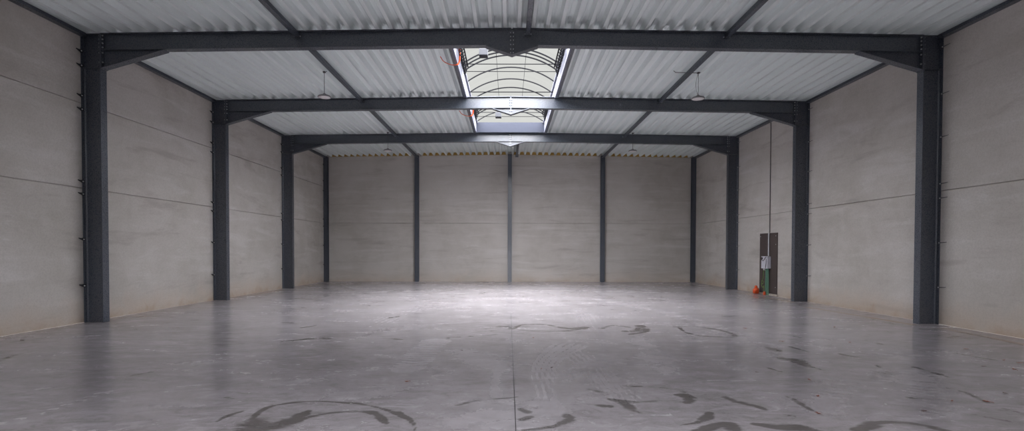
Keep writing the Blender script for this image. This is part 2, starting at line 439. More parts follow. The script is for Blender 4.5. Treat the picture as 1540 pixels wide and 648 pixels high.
stroke(q8((820, 272), (790, 340), (770, 400)), [.25, .18, .14], 1, .35, .5, 'bars')
stroke(q8((1130, 260), (1180, 320), (1220, 410)), [.25, .2, .16], 1, .3, .5, 'bars')
stroke(q8((320, 262), (500, 262)), [.03, .03], 1, .6, 1)
stroke(q8((80, 100), (120, 180), (200, 240)), [.3, .26, .2], 1, .3, .6)
stroke(q8((220, 90), (330, 150), (480, 240)), [.25, .2, .15], 1, .25, .6)
stroke([(440, 470), (520, 452), (600, 446), (640, 458)], [.25, .2, .25], 1, .25, .8, 'grooves')
stroke([(560, 490), (640, 462), (760, 448), (860, 462), (900, 500)], [.3, .25, .3], 1, .25, .8, 'grooves')
stroke([(850, 500), (960, 470), (1080, 462), (1180, 470)], [.25, .2, .25], 1, .2, .8, 'grooves')
stroke([(900, 450), (1000, 470), (1100, 500), (1180, 540)], [.2, .22, .25], 1, .3, .8)
stroke([(520, 440), (760, 436), (1000, 440)], [.3, .3], 1, .3, 1)
# streaks left by the power trowel across the whole slab
rs = np.random.RandomState(3)
for i in range(150):
    px_ = rs.uniform(-50, 1590); py_ = 430 + 230 * rs.rand() ** 1.3
    L = rs.uniform(20, 90); sl_ = -0.10 + 0.20 * (px_ / 1540) + rs.uniform(-.06, .06)
    wv = rs.uniform(.02, .06)
    stroke([(px_, py_), (px_ + L / 2, py_ + sl_ * L / 2 + rs.uniform(-1, 1)), (px_ + L, py_ + sl_ * L)], [wv * .4, wv, wv * .4],
           int(rs.rand() < .6), rs.uniform(.12, .42), 1)
ny, nx = GX.shape
me = bpy.data.meshes.new('floor')
vv = np.stack([GX.ravel(), GY.ravel(), np.zeros(GX.size)], 1)
idx = np.arange(GX.size).reshape(ny, nx)
quads = np.stack([idx[:-1, :-1], idx[:-1, 1:], idx[1:, 1:], idx[1:, :-1]], -1).reshape(-1, 4)
me.vertices.add(len(vv)); me.vertices.foreach_set('co', vv.ravel())
me.loops.add(quads.size); me.loops.foreach_set('vertex_index', quads.ravel().astype(np.int32))
me.polygons.add(len(quads)); me.polygons.foreach_set('loop_start', (np.arange(len(quads)) * 4).astype(np.int32))
me.polygons.foreach_set('loop_total', np.full(len(quads), 4, np.int32))
me.update(calc_edges=True)
ca = me.color_attributes.new('marks', 'FLOAT_COLOR', 'POINT')
ca.data.foreach_set('color', np.concatenate([marks.reshape(-1, 3), np.ones((GX.size, 1), np.float32)], 1).ravel().astype(np.float32))
me.materials.append(M['floor'])
fl = bpy.data.objects.new('floor', me); COL.objects.link(fl)
tag(fl, 'polished grey concrete floor with damp stains and tyre tracks', 'floor', kind='structure')
b = MB(); b.box(-0.004, 0.004, YF + .1, 13.2, -0.003, 0.0012)
jo = b.build('trim_1', M['joint']); tag(jo, 'thin dark saw-cut joint running down the middle of the floor', 'floor joint', kind='structure')

# ------------------------------------------------------------------ walls of precast panels
def panel_box(b, side, y0, y1, z0, z1, t=0.14, g=0.005, ch=0.010):
    """a side wall panel whose face has chamfered edges"""
    xi = HW * side; xo = (HW + t) * side; xm = (HW + ch) * side
    y0 += g; y1 -= g; z0 += g if z0 > 0 else 0; z1 -= g
    o = [(y0, z0), (y1, z0), (y1, z1), (y0, z1)]
    i_ = [(y0 + ch, z0 + ch), (y1 - ch, z0 + ch), (y1 - ch, z1 - ch), (y0 + ch, z1 - ch)]
    v = [(xi, a, c) for a, c in i_] + [(xm, a, c) for a, c in o] + [(xo, a, c) for a, c in o]
    f = [(0, 1, 2, 3)] + [(k, (k + 1) % 4, (k + 1) % 4 + 4, k + 4) for k in range(4)] + [(k + 4, (k + 1) % 4 + 4, (k + 1) % 4 + 8, k + 8) for k in range(4)] + [(8, 9, 10, 11)]
    b.add(v, f)
lines = [YF, -3.54, 1.46, YN] + FY + [YB]
for side, rows, nm in ((-1, [0, 2.9, 4.72, 6.34], 'wall_left'), (1, [0, 2.88, 6.34], 'wall_right')):
    b = MB()
    for y0, y1 in zip(lines[:-1], lines[1:]):
        for z0, z1 in zip(rows[:-1], rows[1:]): panel_box(b, side, y0, y1, z0, z1)
    a, c = sorted((side * (HW + 0.05), side * (HW + 0.14)))
    b.box(a, c, YF, YB, 0, 6.34)
    o = b.build(nm, M['wall_side'])
    tag(o, ('left' if side < 0 else 'right') + ' wall of large grey precast concrete panels', 'wall', kind='structure')
b = MB()
px_ = [-HW, -4.625, 0, 4.625, HW]
for x0, x1 in zip(px_[:-1], px_[1:]):
    for z0, z1 in ((0, 2.92), (2.92, None)):
        g, ch = 0.004, 0.008
        a0, a1 = x0 + g, x1 - g
        zl = z0 + (g if z0 else 0)
        za, zb = (z1 - g, z1 - g) if z1 else (zt(a0), zt(a1))
        o = [(a0, zl), (a1, zl), (a1, zb), (a0, za)]
        i_ = [(a0 + ch, zl + ch), (a1 - ch, zl + ch), (a1 - ch, zb - ch), (a0 + ch, za - ch)]
        v = [(p, YB, q) for p, q in i_] + [(p, YB + ch, q) for p, q in o] + [(p, YB + .14, q) for p, q in o]
        b.add(v, [(0, 1, 2, 3)] + [(k, (k + 1) % 4, (k + 1) % 4 + 4, k + 4) for k in range(4)] + [(k + 4, (k + 1) % 4 + 4, (k + 1) % 4 + 8, k + 8) for k in range(4)] + [(8, 9, 10, 11)])
b.prism([(-HW - .14, 0), (HW + .14, 0), (HW + .14, ZE + .18), (0, ZE + RISE + .18), (-HW - .14, ZE + .18)], YB + .10, YB + .2)
o = b.build('wall_back', M['wall_back']); tag(o, 'back wall of pale grey concrete panels in two rows', 'wall', kind='structure')
# unseen wall behind the camera, with an opening added to let in daylight
DW, DH = 1.5, 3.0
b = MB()
b.box(-HW - .14, -DW, YF - .2, YF, 0, 6.5); b.box(DW, HW + .14, YF - .2, YF, 0, 6.5); b.box(-DW, DW, YF - .2, YF, DH, 6.5)
o = b.build('wall_front', M['wall_back']); tag(o, 'wall behind the viewer with an opening added for daylight', 'wall', kind='structure')

# ------------------------------------------------------------------ trapezoidal roof sheet
SK0, SK1, SKX = 11.80, 21.20, 1.40           # skylight in view
RK0, RK1 = -3.0, 0.6                         # unseen roof opening added behind the viewer for more daylight
PIT, RH = 0.3024, 0.145
def profile(x0, x1):
    pts = []
    k0 = math.floor((x0 - .1512) / PIT) - 1
    k1 = math.ceil((x1 - .1512) / PIT) + 1
    for k in range(k0, k1 + 1):
        c = .1512 + k * PIT
        pts += [(c - .076, RH), (c - .058, RH * .55), (c - .054, RH * .52), (c - .036, 0), (c + .036, 0), (c + .054, RH * .52), (c + .058, RH * .55), (c + .076, RH)]
        pts += [(c + .125, RH), (c + .131, RH - .012), (c + .171, RH - .012), (c + .177, RH)]
    out = []
    def at(x):
        for (a, p), (c, q) in zip(pts[:-1], pts[1:]):
            if a <= x <= c: return p + (q - p) * (x - a) / max(c - a, 1e-6)
        return RH
    xsx = sorted(set([x0, x1] + ([0.0] if x0 < 0 < x1 else []) + [p[0] for p in pts if x0 < p[0] < x1]))
    return [(x, zt(x) + .008 + at(x)) for x in xsx]
b = MB()
def sheet(x0, x1, y0, y1):
    P = profile(x0, x1); n = len(P)
    t = .0015
    v = [(x, y, z) for y in (y0, y1) for x, z in P]
    b.add(v, [(i, i + 1, i + 1 + n, i + n) for i in range(n - 1)])
YE = YB + .10
sheet(-HW - .12, -SKX, YF - .1, YE); sheet(SKX, HW + .12, YF - .1, YE)
sheet(-SKX, SKX, YF - .1, RK0); sheet(-SKX, SKX, RK1, SK0); sheet(-SKX, SKX, SK1, YE)
# roof build-up over the sheet
def slab(x0, x1, y0, y1):
    xm = [x0, x1] if not x0 < 0 < x1 else [x0, 0, x1]
    lo = [(x, zt(x) + .158) for x in xm]; hi = [(x, zt(x) + .26) for x in reversed(xm)]
    b.prism(lo + hi, y0, y1)
slab(-HW - .14, -SKX, YF - .2, YB + .2); slab(SKX, HW + .14, YF - .2, YB + .2)
slab(-SKX, SKX, YF - .2, RK0); slab(-SKX, SKX, RK1, SK0); slab(-SKX, SKX, SK1, YB + .2)
ce = b.build('ceiling', M['sheet'], recalc=False)
tag(ce, 'light grey trapezoidal steel roof sheets', 'ceiling', kind='structure')

# foam closures over the back wall
for (x0, x1, where) in ((-9.2, -4.7, 'leftmost bay'), (-4.55, -.1, 'bay left of the middle post'), (.1, 4.55, 'bay right of the middle post'), (4.7, 9.2, 'rightmost bay')):
    f = MB()
    k0 = math.ceil((x0 - .1512) / PIT); k1 = math.floor((x1 - .1512) / PIT)
    for k in range(k0, k1):
        c = .1512 + (k + .5) * PIT
        z = zt(c) + .006
        f.prism([(c - .108, z), (c + .108, z), (c + .072, z + RH - .012), (c - .072, z + RH - .012)], YB + .0, YB + .05)
    a, c = .1512 + k0 * PIT, .1512 + k1 * PIT
    f.prism([(a, zt(a) + .001), (c, zt(c) + .001), (c, zt(c) + .007), (a, zt(a) + .007)], YB + .002, YB + .05)
    o = f.build('foam_closure', M['foam'])
    tag(o, 'ochre toothed foam strip on top of the back wall, ' + where, 'foam strip', 'foam closures on the back wall')

# ------------------------------------------------------------------ portal frames
CD, BD = 0.42, 0.36          # column and rafter depth
ANCH_L = [5.82, 5.51, 4.87, 4.58, 3.04, 2.77, 1.80, .80]
ANCH_R = [5.95, 4.95, 4.03, 3.03, 2.72, 1.76, .80]
def make_frame(yf, label, n):
    root = thing('portal_frame', label, 'steel frame', (0, yf, 0), 'steel portal frames spanning the hall')
    zs = 5.49                 # foot of the knee haunch
    for s in (-1, 1):
        # column: two flanges, web, stiffeners
        c = MB()
        xo = s * HW * 0.99995; xi = s * (HW - CD)
        def bx(a, d, y0, y1, z0, z1, mb=c): mb.box(min(a, d), max(a, d), yf + y0, yf + y1, z0, z1)
        bx(xo, xo - s * .02, -FB, FB, 0, ZE - .004)
        bx(xi, xi + s * .02, -FB, FB, 0, ZE - .004)
        bx(xo - s * .02, xi + s * .02, -.006, .006, 0, ZE - .004)
        for zz in (zs - .01, ZE - .024):
            bx(xo - s * .02, xi + s * .02, -FB + .004, FB - .004, zz, zz + .018)
        # root fillets beside the web
        for xx, dx in ((xo - s * .02, -s * .022), (xi + s * .02, s * .022)):
            for sy in (-1, 1):
                c.prism([(xx, yf + sy * .006), (xx + dx, yf + sy * .006), (xx, yf + sy * .028)], .0, zs - .012, 'z')
        col_o = c.build('column', M['steel'], root)
        # rafter: sloped I section
        r = MB()
        xa = xi - s * .025; xb = s * .016
        def strip(o0, o1, y0, y1, x0=xa, x1=xb):
            r.prism([(x0, zt(x0) - o0), (x1, zt(x1) - o0), (x1, zt(x1) - o1), (x0, zt(x0) - o1)], yf + y0, yf + y1)
        strip(0.0, .018, -FB, FB)
        xd = s * .56
        if n == 0: strip(BD - .018, BD, -FB, FB, xa, xd)
        else: strip(BD - .018, BD, -FB, FB)
        strip(.018, BD - .018, -.005, .005)
        r.build('rafter', M['steel'], root)
        # knee haunch
        h = MB()
        x0, x1 = xa, s * 7.46
        za, zb = zs, zt(x1) - BD
        h.prism([(x0, zt(x0) - BD + .002), (x1, zt(x1) - BD + .002), (x0, za)], yf - .005, yf + .005)
        h.prism([(x0, za), (x1, zb), (x1, zb - .018), (x0, za - .018)], yf - FB, yf + FB)
        h.build('knee_haunch', M['steel'], root)
        # apex haunch half
        a = MB(); z1 = zt(xd) - BD; z0 = zt(0) - BD - .185
        a.prism([(xd, z1 + .02), (xb, zt(xb) - BD + .02), (xb, z0)], yf - .005, yf + .005)
        a.prism([(xd, z1), (xb, z0), (xb, z0 - .016), (xd, z1 - .016)], yf - FB, yf + FB)
        a.build('apex_haunch', M['steel'], root)
        # end plates with their bolts
        e = MB(); e.box(min(xi, xa), max(xi, xa), yf - FB, yf + FB, zs - .03, zt(xi) - .001)
        ep = e.build('end_plate', M['steel'], root)
        for zz in (6.17, 6.09, 6.005, 5.92, 5.80, 5.60):
            for sy in (-1, 1):
                MB().through_bolt((xi + s * .02, yf + sy * .06, zz), (xa, yf + sy * .06, zz), .016, .020).build('bolt', M['bolt'], ep)
        p = MB(); p.box(min(0, xb), max(0, xb), yf - FB, yf + FB, z0 - .02, zt(0) - .02)
        pl = p.build('splice_plate', M['steel'], root)
        for zz in ((6.25, 6.17, 6.09, 6.00, 5.90, 5.82) if s < 0 else ()):
            for sy in (-1, 1):
                MB().through_bolt((-.016, yf + sy * .06, zz), (.016, yf + sy * .06, zz), .014, .024).build('bolt', M['bolt'], pl)
        # fixings that hold the wall panels
        if s < 0:
            for zz in ANCH_L:
                k = MB()
                x0 = -HW + .004
                k.box(x0, x0 + .05, yf - FB - .022, yf - FB, zz - .03, zz + .03)
                k.tube([(x0 + .03, yf - FB - .01, zz), (x0 + .028, yf - FB - .05, zz + .002), (x0 + .022, yf - FB - .085, zz + .006), (x0 + .014, yf - FB - .13, zz + .022)], [.030, .028, .018, .009], 8)
                an = k.build('panel_anchor', M['anchor'], root)
                k = MB(); k.hexbolt((x0 + .052, yf - FB - .035, zz - .004), (0.5, -1, 0), .013, .022)
                k.build('anchor_nut', M['bolt'], an)
        else:
            for zz in ANCH_R:
                k = MB(); x0 = HW - .008
                k.box(x0 - .045, x0, yf - FB - .012, yf - FB, zz - .02, zz + .02)
                k.tube([(x0 - .03, yf - FB - .008, zz), (x0 - .012, yf - FB - .10, zz + .006), (x0 - .006, yf - FB - .18, zz + .012)], [.011, .008, .006], 8)
                an = k.build('panel_anchor', M['alu_grey'], root)
                k = MB(); k.hexbolt((x0 - .032, yf - FB - .012, zz), (0, -1, 0), .014, .02)
                k.build('anchor_nut', M['bolt'], an)
    return root
make_frame(FY[0], 'nearest and largest dark grey steel portal frame', 0)
make_frame(FY[1], 'middle dark grey steel portal frame, second from the viewer', 1)
make_frame(FY[2], 'farthest dark grey steel portal frame, closest to the back wall', 2)

# ------------------------------------------------------------------ gable posts
for x, lab in ((-9.145, 'slim dark steel post in the left back corner'), (-4.625, 'slim dark steel post on the back wall, between left corner and middle'),
               (0, 'slim dark steel post at the middle of the back wall under the ridge'), (4.625, 'slim dark steel post on the back wall, between middle and right corner'),
               (9.145, 'slim dark steel post in the right back corner')):
    root = thing('gable_post', lab, 'steel post', (x, YB - .1, 0), 'gable posts along the back wall')
    c = MB(); top = min(zt(x - .1), zt(x + .1)) - .004
    c.box(x - .1, x + .1, YB - .19, YB - .178, 0, top); c.box(x - .1, x + .1, YB - .012, YB - .0005, 0, top)
    c.box(x - .004, x + .004, YB - .178, YB - .012, 0, top)
    c.build('shaft', M['steel'], root)
    p = MB(); p.box(x - .1, x + .1, YB - .186, YB - .014, .0, .016); p.build('base_plate', M['steel'], root)
    if x < -9:
        for zz in (5.8, 5.0, 4.5, 3.1, 2.75, 1.8, .85):
            k = MB(); k.box(x - .10, x - .06, YB - .22, YB - .19, zz - .03, zz + .03)
            k.tube([(x - .08, YB - .2, zz), (x - .085, YB - .30, zz)], .014, 8)
            k.build('panel_anchor', M['anchor'], root)

# ------------------------------------------------------------------ roof struts between the frames
def strut(x, y0, y1, lab, w=.10, h=.10, drop=.012, ends=True):
    root = thing('roof_strut', lab, 'steel strut', (x, (y0 + y1) / 2, zt(x) - drop), 'steel struts under the roof sheet')
    z1 = min(zt(x - w / 2), zt(x + w / 2)) - drop
    b = MB(); b.bbox(x - w / 2, x + w / 2, y0 + .012, y1 - .012, z1 - h, z1, .008)
    b.build('tube', M['steel'], root)
    if ends:
        for yy, d in ((y0, 1), (y1, -1)):
            p = MB(); p.box(x - w / 2 - .03, x + w / 2 + .03, min(yy, yy + d * .012), max(yy, yy + d * .012), z1 - h - .03, z1 - .0)
            pl = p.build('end_plate', M['steel'], root)
            for sx in (-1, 1):
                k = MB(); k.hexbolt((x + sx * (w / 2 + .014), yy + d * .012, z1 - h * .75), (0, d, 0), .012, .016)
                k.build('bolt', M['bolt'], pl)
    return root
ordn = ['in front of the nearest portal frame', 'between the nearest and the middle portal frame', 'between the middle and the farthest portal frame', 'behind the farthest portal frame']
webs = [YN] + FY + [YB - .19]
for s, sd in ((-1, 'left'), (1, 'right')):
    for i in range(4):
        y0 = webs[i] + .007; y1 = webs[i + 1] - (.007 if i < 3 else .0)
        strut(s * 4.625, y0, y1, f'dark square strut under the {sd} roof half, {ordn[i]}', drop=.022)
for i in (0, 3):
    y0 = webs[i] + .007; y1 = webs[i + 1] - (.007 if i < 3 else .03)
    strut(.345, y0, y1, f'dark square strut beside the ridge, {ordn[i]}', .10, .11, .022)
for s, sd in ((-1, 'left'), (1, 'right')):
    for i in range(4):
        y0 = webs[i] + FB + .002 if i else YN; y1 = webs[i + 1] - FB - .002 if i < 3 else YB - .2
        x = s * (HW - .07)
        root = thing('eave_beam', f'dark edge beam along the top of the {sd} wall, {ordn[i]}', 'steel beam', (x, (y0 + y1) / 2, ZE - .1), 'edge beams on the wall tops')
        b = MB(); z1 = zt(HW)
        xo, xi_ = s * HW * .9999, s * (HW - .13)
        b.box(min(xo, xi_), max(xo, xi_), y0, y1, z1 - .07, z1 - .062)
        b.box(min(xo, xo - s * .008), max(xo, xo - s * .008), y0, y1, z1 - .062, z1)
        b.box(min(xi_, xi_ + s * .008), max(xi_, xi_ + s * .008), y0, y1, z1 - .062, z1)
        b.build('channel', M['steel'], root)
        for yy in (y0, y1 - .01):
            p = MB(); p.box(min(xo - s * .008, xi_ + s * .008), max(xo - s * .008, xi_ + s * .008), yy, yy + .01, z1 - .062, z1 - .004)
            p.build('end_plate', M['steel'], root)

# ------------------------------------------------------------------ barrel skylight
sky = thing('barrel_skylight', 'long arched skylight with clear glazing in the roof above the middle of the hall', 'skylight', (0, (SK0 + SK1) / 2, 6.3))
ZC0, ZC1 = zt(SKX) - .006, 6.69           # curb foot and top
XA, ZA = 1.36, 7.15                       # half span and apex of the arches
RAD = (XA ** 2 + (ZA - ZC1) ** 2) / (2 * (ZA - ZC1))
def arc(z_off=0, n=25, xa=XA):
    th = math.asin(xa / RAD); return [((RAD + z_off) * math.sin(t), ZA - RAD + (RAD + z_off) * math.cos(t)) for t in np.linspace(-th, th, n)]
for s in (-1, 1):
    b = MB()
    a, c = sorted((s * (SKX - .045), s * SKX))
    segs = [SK0, FY[1] - FB - .005, FY[1] + FB + .005, SK1]
    b.box(a, c, SK0, SK1, zt(SKX) + .01, ZC1)
    for y0, y1 in ((SK0, FY[1] - FB - .01), (FY[1] + FB + .01, SK1)):
        b.box(a, c, y0, y1, zt(SKX) - .05, zt(SKX) + .01)
    a2, c2 = sorted((s * (SKX - .10), s * SKX)); b.box(a2, c2, SK0, SK1, ZC1 - .03, ZC1)
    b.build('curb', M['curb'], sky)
    for y0, y1 in ((SK0 - .2, FY[1] - FB - .01), (FY[1] + FB + .01, FY[2] - FB - .01)):
        t = MB(); a, c = sorted((s * (SKX + .002), s * (SKX + .075)))
        t.box(a, c, y0, y1, zt(SKX) - .04, zt(SKX) + .002)
        t.build('curb_side_strip', M['steel'], sky)  # dark strip along the outer side of each curb
for y0, y1 in ((SK0 - .01, SK0 + .04), (SK1 - .04, SK1 + .01)):
    b = MB(); xk = SKX - .046
    b.prism([(-xk, zt(SKX) - .03), (xk, zt(SKX) - .03), (xk, ZC1), (-xk, ZC1)], y0, y1)
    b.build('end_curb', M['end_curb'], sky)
    e = MB(); P = arc(0)
    e.add([(x, (y0 + y1) / 2, z) for x, z in P], [tuple(range(len(P)))]); e.build('end_glazing', M['glazing'], sky, recalc=False)
b = MB(); P = arc(.02, 41)
v = [(x, y, z) for y in (SK0 - .04, SK1 + .04) for x, z in P]; n = len(P)
b.add(v, [(i, i + 1, i + 1 + n, i + n) for i in range(n - 1)], True)
b.build('glazing', M['glazing'], sky, recalc=False)
def arch(y, w=.045, d=.035, m='alu'):
    b = MB(); o = arc(.012); i_ = list(reversed(arc(.012 - d)))
    n = len(o); P = o + i_; N = len(P)
    v = [(x, yy, z) for yy in (y - w / 2, y + w / 2) for x, z in P]
    f = []
    for k in range(n - 1):
        a, c, d_, e = k, k + 1, N - 2 - k, N - 1 - k
        f += [(a, c, d_, e), (a + N, e + N, d_ + N, c + N), (a, a + N, c + N, c), (e, d_, d_ + N, e + N)]
    f += [(0, N - 1, 2 * N - 1, N), (n - 1, n - 1 + N, n + N, n)]
    b.add(v, f); return b.build('arch_rib', M[m], sky)
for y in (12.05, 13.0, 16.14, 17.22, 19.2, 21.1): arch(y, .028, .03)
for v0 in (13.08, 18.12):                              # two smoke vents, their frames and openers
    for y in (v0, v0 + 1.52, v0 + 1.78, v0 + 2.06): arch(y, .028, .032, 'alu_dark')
    for s in (-1, 1):
        vo = MB(); x = s * 1.245
        vo.box(min(x, x + s * .03), max(x, x + s * .03), v0 - .1, v0 + 1.65, 6.62, 6.66)
        vo.box(min(x - s * .06, x - s * .03), max(x - s * .06, x - s * .03), v0 - .1, v0 + 1.65, 6.66, 6.69)
        for k in range(9):
            y = v0 - .1 + k * .2
            vo.tube([(x + s * .02, y, 6.42), (x - s * .04, y + .17, 6.66)], .011, 6)
            vo.tube([(x + s * .05, y + .17, 6.42), (x + s * .0, y, 6.66)], .011, 6)
        vo.tube([(x + s * .04, v0 - .1, 6.42), (x + s * .04, v0 + 1.65, 6.42)], .012, 6)
        vo.tube([(x + s * .0, v0 - .08, 6.52), (x - s * .0, v0 + 1.65, 6.54)], .012, 6)
        vo.build('vent_opener', M['alu_dark'], sky)
    for y, r in ((v0 + .22, .014), (v0 + 1.38, .012), (v0 + 1.98, .010)):
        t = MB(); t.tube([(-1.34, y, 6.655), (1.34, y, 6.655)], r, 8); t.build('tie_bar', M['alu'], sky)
    mx = -.70 if v0 < 15 else -.44
    my = v0 + .22 if v0 < 15 else v0 + 1.25
    mb = MB(); mb.bbox(mx - .11, mx + .11, my - .12, my + .10, 6.42, 6.60, .015)
    mo = mb.build('vent_motor', M['motor'], sky)
    mb = MB(); mb.box(mx - .10, mx + .10, my - .128, my - .119, 6.425, 6.44); mb.build('motor_seam', M['alu_dark'], mo)
for y in (17.0, 12.4):
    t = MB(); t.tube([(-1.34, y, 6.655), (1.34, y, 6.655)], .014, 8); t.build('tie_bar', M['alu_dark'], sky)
for x in (-.42, .42):
    t = MB(); zz = ZA - RAD + math.sqrt(RAD ** 2 - x * x) - .006
    t.tube([(x, SK0, zz), (x, SK1, zz)], .006, 6); t.build('glazing_seam', M['alu'], sky)
# orange cables hanging beside the vents
for v0, lab in ((13.08, 'bright orange cable hanging at the left curb of the nearer skylight vent'), (18.12, 'small orange cable at the left curb of the farther skylight vent')):
    b = MB()
    pts = catmull([(-1.27, v0 - .05, 6.60), (-1.29, v0 + .12, 6.45), (-1.31, v0 + .22, 6.31), (-1.36, v0 + .22, 6.235), (-1.50, v0 + .20, 6.22), (-1.68, v0 + .12, 6.27), (-1.76, v0 + .02, 6.36)], 8)
    r = [.020] * 26 + [.010] * (len(pts) - 26)
    b.tube([tuple(p) for p in pts], r, 8)
    o = b.build('orange_cable', M['orange']); tag(o, lab, 'cable', 'orange cables at the skylight')

# ------------------------------------------------------------------ pendant lamps
def pendant(x, y, z, lab, double):
    root = thing('pendant_lamp', lab, 'lamp', (x, y, z), 'disc lamps hanging from the roof')
    zc = zt(x) + .008
    b = MB(); b.lathe([(.035, 0), (.12, -.004), (.155, -.02), (.172, -.045), (.172, -.058), (.160, -.062)], (x, y, z + .06), 32)
    b.lathe([(.05, .0), (.045, .035), (.02, .05)], (x, y, z + .055), 20)
    b.build('housing', M['lamp_body'], root)
    b = MB(); b.lathe([(.156, .006), (.152, -.004), (.10, -.012), (.03, -.014)], (x, y, z), 32); b.build('diffuser', M['lamp_lens'], root)
    b = MB(); b.tube([(x, y, z + .10), (x, y, zc - .03)], .007, 8); b.build('cable', M['wire'], root)
    if double:
        b = MB(); h = zc - .03 - z - .1
        b.tube([tuple(p) for p in catmull([(x, y, zc - .03), (x - .05, y, zc - .03 - h * .3), (x - .06, y, z + .1 + h * .4), (x - .03, y, z + .1 + h * .1), (x, y, z + .10)], 8)], .005, 6)
        b.build('power_lead', M['wire'], root)
    b = MB(); b.box(x - .03, x + .03, y - .03, y + .03, zc - .035, zc - .001); b.tube([(x + .02, y, zc - .02), (x + .07, y, zc + .004)], .008, 6)
    b.build('ceiling_hook', M['wire'], root)
    if double:
        b = MB(); b.tube([(x - .03, y, zc - .018), (x - .60, y, zc - .006)], .009, 8); b.tube([(x - .60, y, zc - .006), (x - .66, y - .02, zc + .03)], .008, 6)
        b.build('conduit', M['wire'], root)
pendant(-4.93, 13.97, 5.60, 'flat disc lamp hanging on the left, in front of the middle portal frame', False)
pendant(4.93, 13.97, 5.58, 'flat disc lamp hanging on the right, in front of the middle portal frame', True)
pendant(-4.90, 21.15, 5.54, 'flat disc lamp hanging on the left, at the farthest portal frame', False)
pendant(4.90, 21.15, 5.54, 'flat disc lamp hanging on the right, at the farthest portal frame', False)

# ------------------------------------------------------------------ board, electrical box and conduits on the right wall
XW = HW
b = MB(); b.bbox(XW - .022, XW - .0005, 18.20, 19.47, .06, 2.21, .004)
root = thing('plywood_board', 'tall dark brown board fixed to the right wall behind the electrical box', 'board', (XW, 18.85, 0))
bo = b.build('panel', M['board'], root)
b = MB(); b.box(XW - .05, XW - .0005, 18.14, 19.52, 0, .06); b.build('sill', M['wall_back'], root)
for yy, zz in ((18.30, 1.8), (18.3, .3), (19.40, 2.1), (18.3, 2.1)):
    k = MB(); k.hexbolt((XW - .022, yy, zz), (-1, 0, 0), .014, .01); k.build('screw', M['bolt'], root)
root = thing('electrical_box', 'pale grey electrical box mounted on the dark board', 'electrical box', (XW - .1, 18.83, .95), None)
b = MB(); b.bbox(XW - .115, XW - .0235, 18.62, 19.05, .95, 1.38, .008); b.build('body', M['box'], root)
b = MB(); b.bbox(XW - .165, XW - .1155, 18.615, 19.055, .945, 1.385, .01); ld = b.build('lid', M['box'], root)
b = MB()
b.tube([tuple(p) for p in catmull([(XW - .17, 18.97, 1.36), (XW - .18, 19.0, 1.28), (XW - .178, 18.9, 1.22), (XW - .175, 18.8, 1.27), (XW - .178, 18.72, 1.34), (XW - .17, 18.66, 1.36)], 8)], .010, 6)
b.tube([tuple(p) for p in catmull([(XW - .17, 18.68, 1.30), (XW - .18, 18.66, 1.15), (XW - .178, 18.70, 1.02), (XW - .17, 18.72, .97)], 8)], .009, 6)
b.build('loose_wire', M['wire'], root)
b = MB(); b.bbox(XW - .12, XW - .04, 18.90, 19.0, .88, .944, .008); b.build('gland', M['conduit'], root)
b = MB(); b.box(XW - .168, XW - .1655, 18.93, 18.99, 1.27, 1.33); b.build('rotary_switch', M['anchor'], ld)
def pipe(name, pts, r, m, lab, cat, grp=None):
    b = MB(); b.tube(pts, r, 10); o = b.build(name, M[m]); return tag(o, lab, cat, grp)
pipe('white_conduit', [(XW - .05, 18.75, 1.40), (XW - .05, 18.75, 2.21)], .022, 'conduit', 'white conduit rising from the electrical box over the dark board', 'conduit')
pipe('grey_conduit', [(XW - .02, 18.75, 2.22), (XW - .02, 18.75, 6.12)], .014, 'conduit_grey', 'thin grey conduit running up the right wall above the board to the roof', 'conduit')
g = 'green conduits below the electrical box'
pipe('green_conduit', [(XW - .08, 18.86, .945), (XW - .075, 18.88, .5), (XW - .08, 18.90, .0)], .017, 'green', 'green conduit under the electrical box, the farthest of three', 'conduit', g)
pipe('green_conduit', [(XW - .08, 18.78, .945), (XW - .085, 18.78, .5), (XW - .08, 18.79, .0)], .017, 'green', 'green conduit under the electrical box, the middle of three', 'conduit', g)
pipe('green_conduit', [(XW - .08, 18.70, .945), (XW - .08, 18.69, .5), (XW - .08, 18.69, .0)], .017, 'green', 'green conduit under the electrical box, the nearest of three', 'conduit', g)
b = MB()
b.tube([tuple(p) for p in catmull([(XW - .12, 18.95, .88), (XW - .13, 18.97, .6), (XW - .15, 19.03, .48), (XW - .15, 18.97, .38), (XW - .14, 18.90, .46), (XW - .15, 18.98, .50), (XW - .16, 19.02, .36), (XW - .15, 18.94, .26), (XW - .14, 18.88, .33), (XW - .13, 18.93, .15), (XW - .12, 18.93, .01)], 8)], .009, 6)
tag(b.build('earth_wire', M['earth']), 'yellow-green wire coiled beside the green conduits', 'wire')
b = MB(); b.lathe([(.035, .0), (.045, .03), (.045, .08), (.03, .12), (.02, .13)], (XW - .16, 18.80, 0), 16)
tag(b.build('conduit_cap', M['orange']), 'small orange cap at the foot of the green conduits', 'cap')
root = thing('orange_plug', 'bright orange plastic plug lying at the left foot of the dark board', 'plug', (XW - .20, 19.42, 0))
b = MB(); b.lathe([(.06, .0), (.10, .02), (.11, .10), (.10, .17), (.06, .20)], (XW - .17, 19.42, 0), 20); b.build('drum', M['orange'], root)
b = MB(); b.lathe([(.05, .0), (.055, .05), (.035, .09), (.02, .10)], (XW - .17, 19.42, .198), 16); b.build('neck', M['orange'], root)
b = MB(); b.tube([tuple(p) for p in catmull([(XW - .22, 19.32, .05), (XW - .27, 19.24, .09), (XW - .25, 19.18, .16), (XW - .19, 19.22, .20), (XW - .17, 19.33, .15)], 8)], .022, 8); b.build('loop', M['orange'], root)

